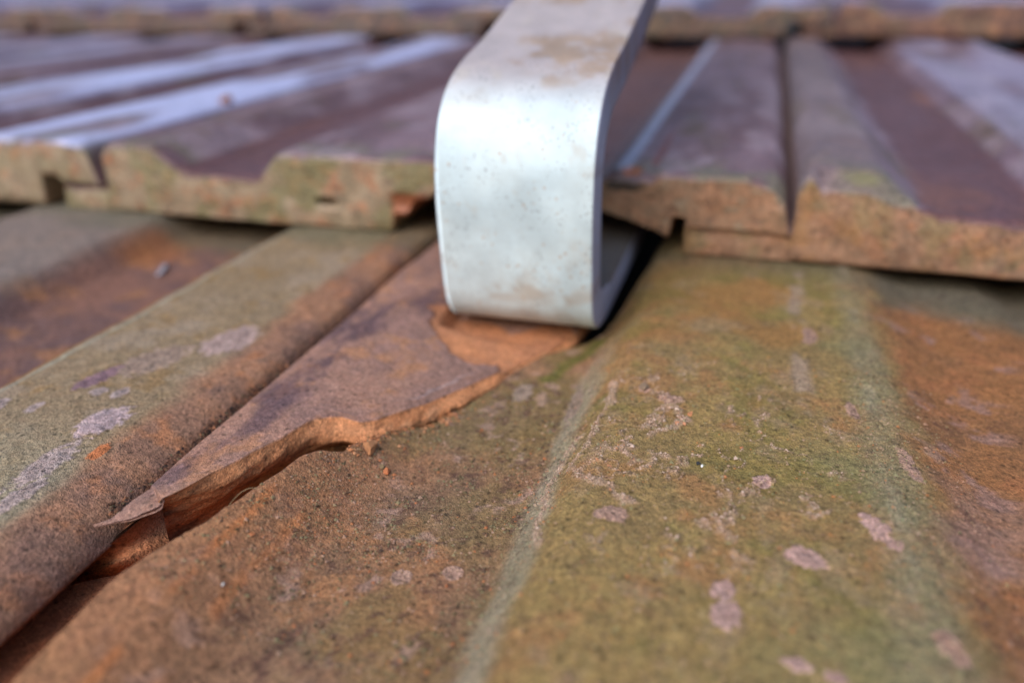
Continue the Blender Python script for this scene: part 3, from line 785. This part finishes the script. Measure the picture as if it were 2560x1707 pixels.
# ------------------------------------------------------------------ the metal hook
def metal():
    m = bpy.data.materials.new('dull_aluminium'); m.use_nodes = True
    nt = m.node_tree; N = nt.nodes; L = nt.links; b = N['Principled BSDF']
    tc = N.new('ShaderNodeTexCoord')
    at = N.new('ShaderNodeAttribute'); at.attribute_name = 'albedo'
    def noise(scale, detail=5, rr=.6, mp=None):
        n = N.new('ShaderNodeTexNoise'); n.inputs['Scale'].default_value = scale; n.inputs['Detail'].default_value = detail; n.inputs['Roughness'].default_value = rr
        src = tc.outputs['Object']
        if mp:
            q = N.new('ShaderNodeMapping'); q.inputs['Scale'].default_value = mp; L.new(src, q.inputs[0]); src = q.outputs[0]
        L.new(src, n.inputs['Vector']); return n
    def rng(s, a, b_, lo, hi):
        r = N.new('ShaderNodeMapRange'); r.inputs[1].default_value = a; r.inputs[2].default_value = b_; r.inputs[3].default_value = lo; r.inputs[4].default_value = hi; L.new(s, r.inputs[0]); return r.outputs[0]
    nbr = noise(60, 3, .5, (1.2, 30, 30))        # rolling lines across the strap
    nb = noise(120, 5)
    v = N.new('ShaderNodeMath'); v.operation = 'MULTIPLY'; L.new(rng(nbr.outputs[0], .3, .7, .98, 1.015), v.inputs[0]); L.new(rng(nb.outputs[0], .35, .65, .86, 1.05), v.inputs[1])
    sc = N.new('ShaderNodeVectorMath'); sc.operation = 'SCALE'; L.new(at.outputs['Color'], sc.inputs[0]); L.new(v.outputs[0], sc.inputs['Scale'])
    # dark pits and rusty freckles
    def spots(scale, thr, colr, fac, gate):
        vo = N.new('ShaderNodeTexVoronoi'); vo.inputs['Scale'].default_value = scale; L.new(tc.outputs['Object'], vo.inputs['Vector'])
        g = rng(noise(gate, 3).outputs[0], .44, .60, 0, 1)
        s = rng(vo.outputs['Distance'], thr * .5, thr, 1, 0)
        mm = N.new('ShaderNodeMath'); mm.operation = 'MULTIPLY'; L.new(s, mm.inputs[0]); L.new(g, mm.inputs[1])
        m2 = N.new('ShaderNodeMath'); m2.operation = 'MULTIPLY'; L.new(mm.outputs[0], m2.inputs[0]); m2.inputs[1].default_value = fac
        mx = N.new('ShaderNodeMixRGB'); L.new(m2.outputs[0], mx.inputs[0]); mx.inputs[2].default_value = colr + (1,)
        return mx, mm
    m1, f1 = spots(1300, .30, (.12, .15, .18), .7, 200)
    m2, f2 = spots(520, .22, (.45, .27, .14), .55, 110)
    L.new(sc.outputs[0], m1.inputs[1]); L.new(m1.outputs[0], m2.inputs[1])
    L.new(m2.outputs[0], b.inputs['Base Color'])
    b.inputs['Metallic'].default_value = .2
    L.new(rng(nb.outputs[0], .3, .7, .62, .76), b.inputs['Roughness'])
    bp = N.new('ShaderNodeBump'); bp.inputs['Distance'].default_value = .05 * MM; bp.inputs['Strength'].default_value = .7
    ad = N.new('ShaderNodeMath'); ad.operation = 'ADD'; L.new(noise(420, 5, .6).outputs[0], ad.inputs[0]); L.new(nb.outputs[0], ad.inputs[1])
    L.new(ad.outputs[0], bp.inputs['Height']); L.new(bp.outputs[0], b.inputs['Normal'])
    return m
M_metal = metal()

def catmull(P, n):
    P = np.asarray(P, float); out = []
    Q = np.vstack([2 * P[0] - P[1], P, 2 * P[-1] - P[-2]])
    for i in range(1, len(Q) - 2):
        for t in np.linspace(0, 1, n, endpoint=False):
            a, b, c, d = Q[i - 1:i + 3]
            out.append(.5 * ((2 * b) + (-a + c) * t + (2 * a - 5 * b + 4 * c - d) * t * t + (-a + 3 * b - 3 * c + d) * t ** 3))
    out.append(P[-1]); return np.array(out)
OUT = [(420, 123), (300, 88.7), (220, 65.9), (182.5, 54.9), (160.8, 48.7), (150, 46.3), (144.5, 44.6), (139.5, 42.2), (135.6, 38.8), (133.2, 35), (131.6, 30), (131.1, 24.5), (131.2, 19), (131.8, 12.5), (132.5, 7), (133.3, 3.2), (134.8, .2), (137.5, -2.4), (142, -4.2), (149, -5.1), (160, -5.4), (200, -5.4), (262, -5.4)]
out = catmull(OUT, 6)
tn = np.gradient(out, axis=0); tn /= np.linalg.norm(tn, axis=1)[:, None]
TH = 8.0
nrm = np.stack([-tn[:, 1], tn[:, 0]], -1)                        # towards the inside of the bend
inn = out + nrm * TH
inside = np.array([182, 20.0])
if np.mean(np.sum(nrm[60:100] * (inside - out[60:100]), 1)) < 0: inn = out - nrm * TH
# the lower leg is thinner where it was pressed flat
inn[:, 1] = np.where((out[:, 0] > 150) & (out[:, 1] < 0), np.minimum(inn[:, 1], 1.4), inn[:, 1])
HX0, HX1 = -55.2, -25.2
r = .55
# profile across the strap: outer face, rounded corner, side, rounded corner, inner face ...
secs = []
A8 = np.linspace(0, np.pi / 2, 5)
for (t0, t1) in zip(out, inn):
    d = t1 - t0; ln = np.linalg.norm(d); d = d / ln
    row = []
    xs = list(np.linspace(HX0 + r, HX1 - r, 60))
    for x in xs: row.append((x, *(t0)))
    for a in A8[1:]: row.append((HX1 - r + r * math.sin(a), *(t0 + d * r * (1 - math.cos(a)))))
    for s in (.35, .65): row.append((HX1, *(t0 + d * (r + s * (ln - 2 * r)))))
    for a in A8[:-1][::-1]: row.append((HX1 - r + r * math.sin(a), *(t1 - d * r * (1 - math.cos(a)))))
    for x in np.linspace(HX1 - r, HX0 + r, 12)[1:]: row.append((x, *t1))
    for a in A8[1:]: row.append((HX0 + r - r * math.sin(a), *(t1 - d * r * (1 - math.cos(a)))))
    for a in A8[:-1][::-1]: row.append((HX0 + r - r * math.sin(a), *(t0 + d * r * (1 - math.cos(a)))))
    secs.append(row)
secs = np.array(secs)
n_, m_ = secs.shape[:2]
X = secs[..., 0]; Y = secs[..., 1]; Z = secs[..., 2]
V = secs.reshape(-1, 3).copy()
arc = np.concatenate([[0], np.cumsum(np.linalg.norm(np.diff(out, axis=0), axis=1))])
Sg = np.repeat(arc[:, None], m_, 1)
V[:, 2] += (.05 * fbm(X, Sg, 8, 3000, 3)).ravel()
V[:, 1] += (.05 * fbm(X, Sg, 7, 3002, 3)).ravel()
iq = np.arange(n_ - 1)[:, None] * m_ + np.arange(m_)[None]
jq = np.arange(n_ - 1)[:, None] * m_ + (np.arange(m_)[None] + 1) % m_
F = [np.stack([iq, iq + m_, jq + m_, jq], -1).reshape(-1, 4), list(range(m_)), list(range((n_ - 1) * m_, n_ * m_))[::-1]]
xf, sf, zf_ = X.ravel(), Sg.ravel(), Z.ravel()
c = mottled(xf, sf, 3010, srgb(216, 234, 242), srgb(206, 226, 236), 12)
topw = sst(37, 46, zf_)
c = mixc(c, srgb(172, 156, 158), topw * (.85))  # duller pinkish reflection on the upward-facing part, painted into the colour
c = mixc(c, srgb(158, 132, 104), topw * .7 * sst(-.1, .6, fbm(xf, sf * 1.2, 10, 3020, 4, .6)) * sst(75, 58, zf_))
c = mixc(c, srgb(190, 182, 172), .4 * sst(.3, .8, fbm(xf, sf, 6, 3024, 5, .65)))
c = mixc(c, srgb(178, 158, 136), .45 * sst(3.4, 1.2, np.abs(zf_ - 5.5)) * sst(-.1, .5, fbm(xf, sf * 2.2, 6, 3030, 4)))
sidew = (np.abs(xf - HX1) < .2) | (np.abs(xf - HX0) < .2)
c = np.where(sidew[:, None], c * srgb(190, 176, 194), c)  # purplish shade of the strap's sides painted into the colour
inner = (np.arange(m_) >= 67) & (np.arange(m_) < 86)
c = np.where(np.tile(inner, n_)[:, None], c * np.array([.22, .16, .14]), c)  # inner face: shade and brown reflection of the tile painted in
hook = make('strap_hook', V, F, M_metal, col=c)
tag(hook, 'bent flat aluminium strap hook coming out between the tiles, stained brown on top', 'roof hook')

# ------------------------------------------------------------------ loose things
def surface_z(x, y):
    z, _ = q_surface(np.array([float(x)]), np.array([float(y)])); return float(z[0])

def rock(name, x, y, z, sx, sy_, sz, seed, colr, label, cat, group=None, rot=0.0, sub=3, mat=None):
    import bmesh
    bm = bmesh.new(); bmesh.ops.create_icosphere(bm, subdivisions=sub, radius=1.0)
    P = np.array([v.co[:] for v in bm.verts])
    rs = np.random.RandomState(seed)
    # cleave with random planes for broken facets
    for _ in range(9):
        nn = rs.normal(size=3); nn /= np.linalg.norm(nn); dd = rs.uniform(.45, .8)
        h = P @ nn - dd; P = P - np.where(h > 0, h, 0)[:, None] * nn
    P = P + .05 * np.stack([fbm(P[:, 0] + 3, P[:, 1] + P[:, 2], .5, seed, 3)] * 3, -1) * P
    F = [[v.index for v in f.verts] for f in bm.faces]; bm.free()
    F = np.array(F)
    P[:, 2] = np.where(P[:, 2] < -.55, -.55, P[:, 2])
    c_, s_ = math.cos(rot), math.sin(rot)
    V = np.stack([P[:, 0] * sx * c_ - P[:, 1] * sy_ * s_, P[:, 0] * sx * s_ + P[:, 1] * sy_ * c_, (P[:, 2] + .45) * sz], -1)
    col = mottled(V[:, 0] + seed, V[:, 1] + V[:, 2], seed, colr, colr * .75, max(sx, .4))
    o = make(name, V, [F], mat or M_grit, col=col, origin=(x, y, z), smooth=False)
    tag(o, label, cat, group)
    return o
rock('tile_chip', -50.6, 89.2, surface_z(-50.6, 89.2), 1.35, 1.6, 1.1, 4001, srgb(176, 126, 90), 'largest loose clay chip, lying against the broken orange edge', 'clay chip', 'loose clay chips on the front tile', .5)
rock('tile_chip', -46.8, 86.6, surface_z(-46.8, 86.6), .75, .7, .6, 4002, srgb(190, 120, 82), 'small orange clay chip lying in front of the largest chip', 'clay chip', 'loose clay chips on the front tile', 0)
rock('tile_chip', -48.0, 87.2, surface_z(-48.0, 87.2), .5, .6, .4, 4003, srgb(128, 110, 84), 'small olive brown clay chip touching the orange one in front of the largest chip', 'clay chip', 'loose clay chips on the front tile', 1)
rock('clay_crumb', -4.4, 105.3, surface_z(-4.4, 105.3), .52, .6, .42, 4010, srgb(206, 144, 104), 'roundest bright orange crumb on the olive ridge, above the pink crust', 'crumb', 'orange crumbs on the ridge')
rock('clay_crumb', -6.0, 101.6, surface_z(-6, 101.6), .42, .4, .3, 4011, srgb(200, 142, 108), 'flat orange crumb in a cluster just below the roundest one', 'crumb', 'orange crumbs on the ridge')
rock('clay_crumb', -5.0, 101.9, surface_z(-5, 101.9), .30, .3, .3, 4014, srgb(206, 148, 114), 'tiny orange crumb at the edge of the cluster on the ridge', 'crumb', 'orange crumbs on the ridge')
rock('clay_crumb', 1.5, 89.6, surface_z(1.5, 89.6), .3, .35, .3, 4012, srgb(204, 138, 96), 'orange crumb beside the round lichen spot at mid ridge', 'crumb', 'orange crumbs on the ridge')
rock('clay_crumb', 3.4, 98.2, surface_z(3.4, 98.2), .32, .32, .25, 4013, srgb(200, 134, 94), 'single small orange crumb far from the cluster, up the ridge from the lichen spot', 'crumb', 'orange crumbs on the ridge')
rock('dirt_lump', -12.2, 111, surface_z(-12.2, 111), .9, 1.1, .7, 4020, srgb(150, 128, 108), 'small grey brown dirt lump on the ridge near the hook', 'dirt')
rock('dark_grain', -2.2, 91.8, surface_z(-2.2, 91.8), .42, .3, .25, 4021, srgb(56, 58, 62), 'tiny dark grain beside a white fleck on the olive ridge', 'grain')
rock('white_fleck', -1.6, 91.4, surface_z(-1.6, 91.4), .22, .26, .2, 4022, srgb(226, 228, 232), 'tiny white fleck beside a dark grain on the olive ridge', 'fleck')
rock('white_fleck', -53.6, 56.6, surface_z(-53.6, 56.6), .2, .3, .15, 4023, srgb(226, 222, 220), 'white fleck on the rounded brown border of the broken tile', 'fleck')
# pale sliver on the neighbour tile's trough
pz, _ = p_surface(np.array([-141.0]), np.array([153.0]))
rock('pale_sliver', -141, 153, float(pz[0]) + .3, 1.0, 5.0, .7, 4030, srgb(160, 156, 166), 'blurred pale bluish sliver lying in the brown hollow of the tile', 'sliver', rot=.45)
rock('clay_crumb', -182.5, 247, 19.5, 2.0, 3.0, 1.8, 4031, srgb(186, 124, 84), 'blurred pale orange crumb caught in the joint of the middle row', 'crumb')

# thin plant fibre over the gap
t = np.linspace(0, 1, 26)
ctr = np.stack([-60.6 + 5.2 * t, 66.6 + 3.2 * t + 1.5 * np.sin(np.pi * t) * .3, -1.6 + 2.9 * np.sin(np.pi * (t * .8)) + .35 * t], -1)
rad = .035 * (1 - .5 * t) + .01
ring = np.array([(math.cos(a), math.sin(a)) for a in np.linspace(0, 2 * np.pi, 6, endpoint=False)])
V = (ctr[:, None, :] + rad[:, None, None] * np.stack([ring[:, 0] * .3, -ring[:, 0] * .7, ring[:, 1]], -1)[None]).reshape(-1, 3)
n_, m_ = 26, 6
iq = np.arange(n_ - 1)[:, None] * m_ + np.arange(m_)[None]; jq = np.arange(n_ - 1)[:, None] * m_ + (np.arange(m_)[None] + 1) % m_
fib = make('plant_fibre', V, [np.stack([iq, jq, jq + m_, iq + m_], -1).reshape(-1, 4)], M_grit, col=np.broadcast_to(srgb(176, 158, 124), V.shape))
tag(fib, 'hair thin curved pale fibre arching over the open crack', 'fibre')

# ------------------------------------------------------------------ grit: thousands of tiny grains on the front tile, one mass
def grains(name, X, Y, Z, size, cols, seed, label):
    rs = np.random.RandomState(seed)
    N_ = len(X)
    base = np.array([(1, 0, 0), (-1, 0, 0), (0, 1, 0), (0, -1, 0), (0, 0, 1), (0, 0, -1)], float)
    tri = np.array([(0, 2, 4), (2, 1, 4), (1, 3, 4), (3, 0, 4), (2, 0, 5), (1, 2, 5), (3, 1, 5), (0, 3, 5)])
    P = base[None] * (size[:, None, None] * rs.uniform(.55, 1.35, (N_, 6, 1)))
    P[..., 2] *= .75
    a = rs.uniform(0, 6.28, N_); ca, sa = np.cos(a)[:, None], np.sin(a)[:, None]
    Px = P[..., 0] * ca - P[..., 1] * sa; Py = P[..., 0] * sa + P[..., 1] * ca
    V = np.stack([Px + X[:, None], Py + Y[:, None], P[..., 2] + Z[:, None] + size[:, None] * .25], -1).reshape(-1, 3)
    F = (tri[None] + (np.arange(N_) * 6)[:, None, None]).reshape(-1, 3)
    o = make(name, V, [F], M_grit, col=np.repeat(cols, 6, 0), smooth=False)
    tag(o, label, kind='stuff')
    return o
rs = np.random.RandomState(7)
def pick(n, x0, x1, y0, y1): return rs.uniform(x0, x1, n), rs.uniform(y0, y1, n)
# clustered on the ridge crusts and over the left trough
x, y = pick(150000, -62, 34, 52, 128)
d = .14 + .85 * crustiness(x, y) * (x > -23) + .42 * (x < -25) * sst(.0, .5, fbm(x, y, 5, 4400, 3)) + .35 * sst(4.2, 1, np.abs(x + 22.2)) + .35 * sst(5, 2, np.abs(x - 23))
d = d * (x > fracture_x(y) + .8)
keep = rs.uniform(0, 1, len(x)) < d * .8
x, y = x[keep], y[keep]
z, c0 = q_surface(x, y)
sz = .045 + .05 * rs.gamma(1.4, .9, len(x)); sz = np.minimum(sz, .36)
pal = np.array([srgb(176, 148, 132), srgb(120, 104, 84), srgb(96, 84, 72), srgb(132, 138, 108), srgb(186, 116, 74), srgb(150, 128, 108)])
w = rs.choice(6, len(x), p=[.22, .24, .16, .2, .06, .12])
cc = .5 * pal[w] + .5 * c0
grains('grit', x, y, z, sz, cc, 5, 'fine grit and crumbs scattered over the front tile')
def second_pass():
    x, y = pick(16000, -60, -23, 54, 116)
    n = fbm(x, y, 4, 4700, 4, .6)
    k = (rs.uniform(0, 1, len(x)) < sst(.05, .6, n) * .55) & (x > fracture_x(y) + 1.5)
    x1, y1 = x[k], y[k]
    x, y = pick(60000, -23, 20, 70, 122)
    k = rs.uniform(0, 1, len(x)) < crustiness(x, y) ** 2 * .55
    x2, y2 = x[k], y[k]
    # crumbs that collected along the foot of the broken lip
    y3 = rs.uniform(86, 112, 420); x3 = fracture_x(y3) + rs.gamma(1.3, .8, 420) + .2
    X = np.concatenate([x1, x2, x3]); Y = np.concatenate([y1, y2, y3])
    z, c0 = q_surface(X, Y)
    sz = np.concatenate([.08 + .07 * rs.gamma(1.6, .9, len(x1)), .06 + .045 * rs.gamma(1.5, .9, len(x2)), .08 + .1 * rs.gamma(1.2, .9, 420)])
    sz = np.minimum(sz, .42)
    pa = np.array([srgb(96, 88, 66), srgb(124, 120, 92), srgb(80, 66, 58), srgb(166, 138, 120), srgb(172, 108, 72)])
    pb = np.array([srgb(206, 182, 168), srgb(186, 158, 142), srgb(150, 124, 106), srgb(110, 92, 78)])
    pc = np.array([srgb(190, 126, 86), srgb(160, 104, 72), srgb(120, 100, 70), srgb(206, 150, 112)])
    cc = np.concatenate([pa[rs.choice(5, len(x1), p=[.3, .28, .2, .14, .08])], pb[rs.choice(4, len(x2), p=[.3, .36, .2, .14])], pc[rs.choice(4, 420)]])
    grains('coarse_grit', X, Y, z, sz, cc * .8 + c0 * .2, 15, 'coarser crumbs and crust grains gathered on the front tile')
second_pass()
# dirt wedged in the long crack
x, y = pick(2600, -77.4, -75.0, 64, 150)
x = x + .1
z = -2.6 + .9 * rs.uniform(-1, .6, len(x)) - 1.2 * sst(100, 150, y)
sz = .08 + .10 * rs.gamma(1.5, .8, len(x)); sz = np.minimum(sz, .42)
keep = rs.uniform(0, 1, len(x)) < (.35 + .65 * sst(-.2, .5, fbm(y, y * 0, 5, 4500, 3)))
x, y, z, sz = x[keep], y[keep], z[keep], sz[keep]
pal = np.array([srgb(70, 52, 46), srgb(98, 70, 58), srgb(52, 42, 40), srgb(140, 96, 72), srgb(104, 96, 76)])
grains('crack_dirt', x, y, z, sz, pal[rs.choice(5, len(x), p=[.34, .28, .2, .1, .08])], 6, 'dark dirt wedged in the long crack')
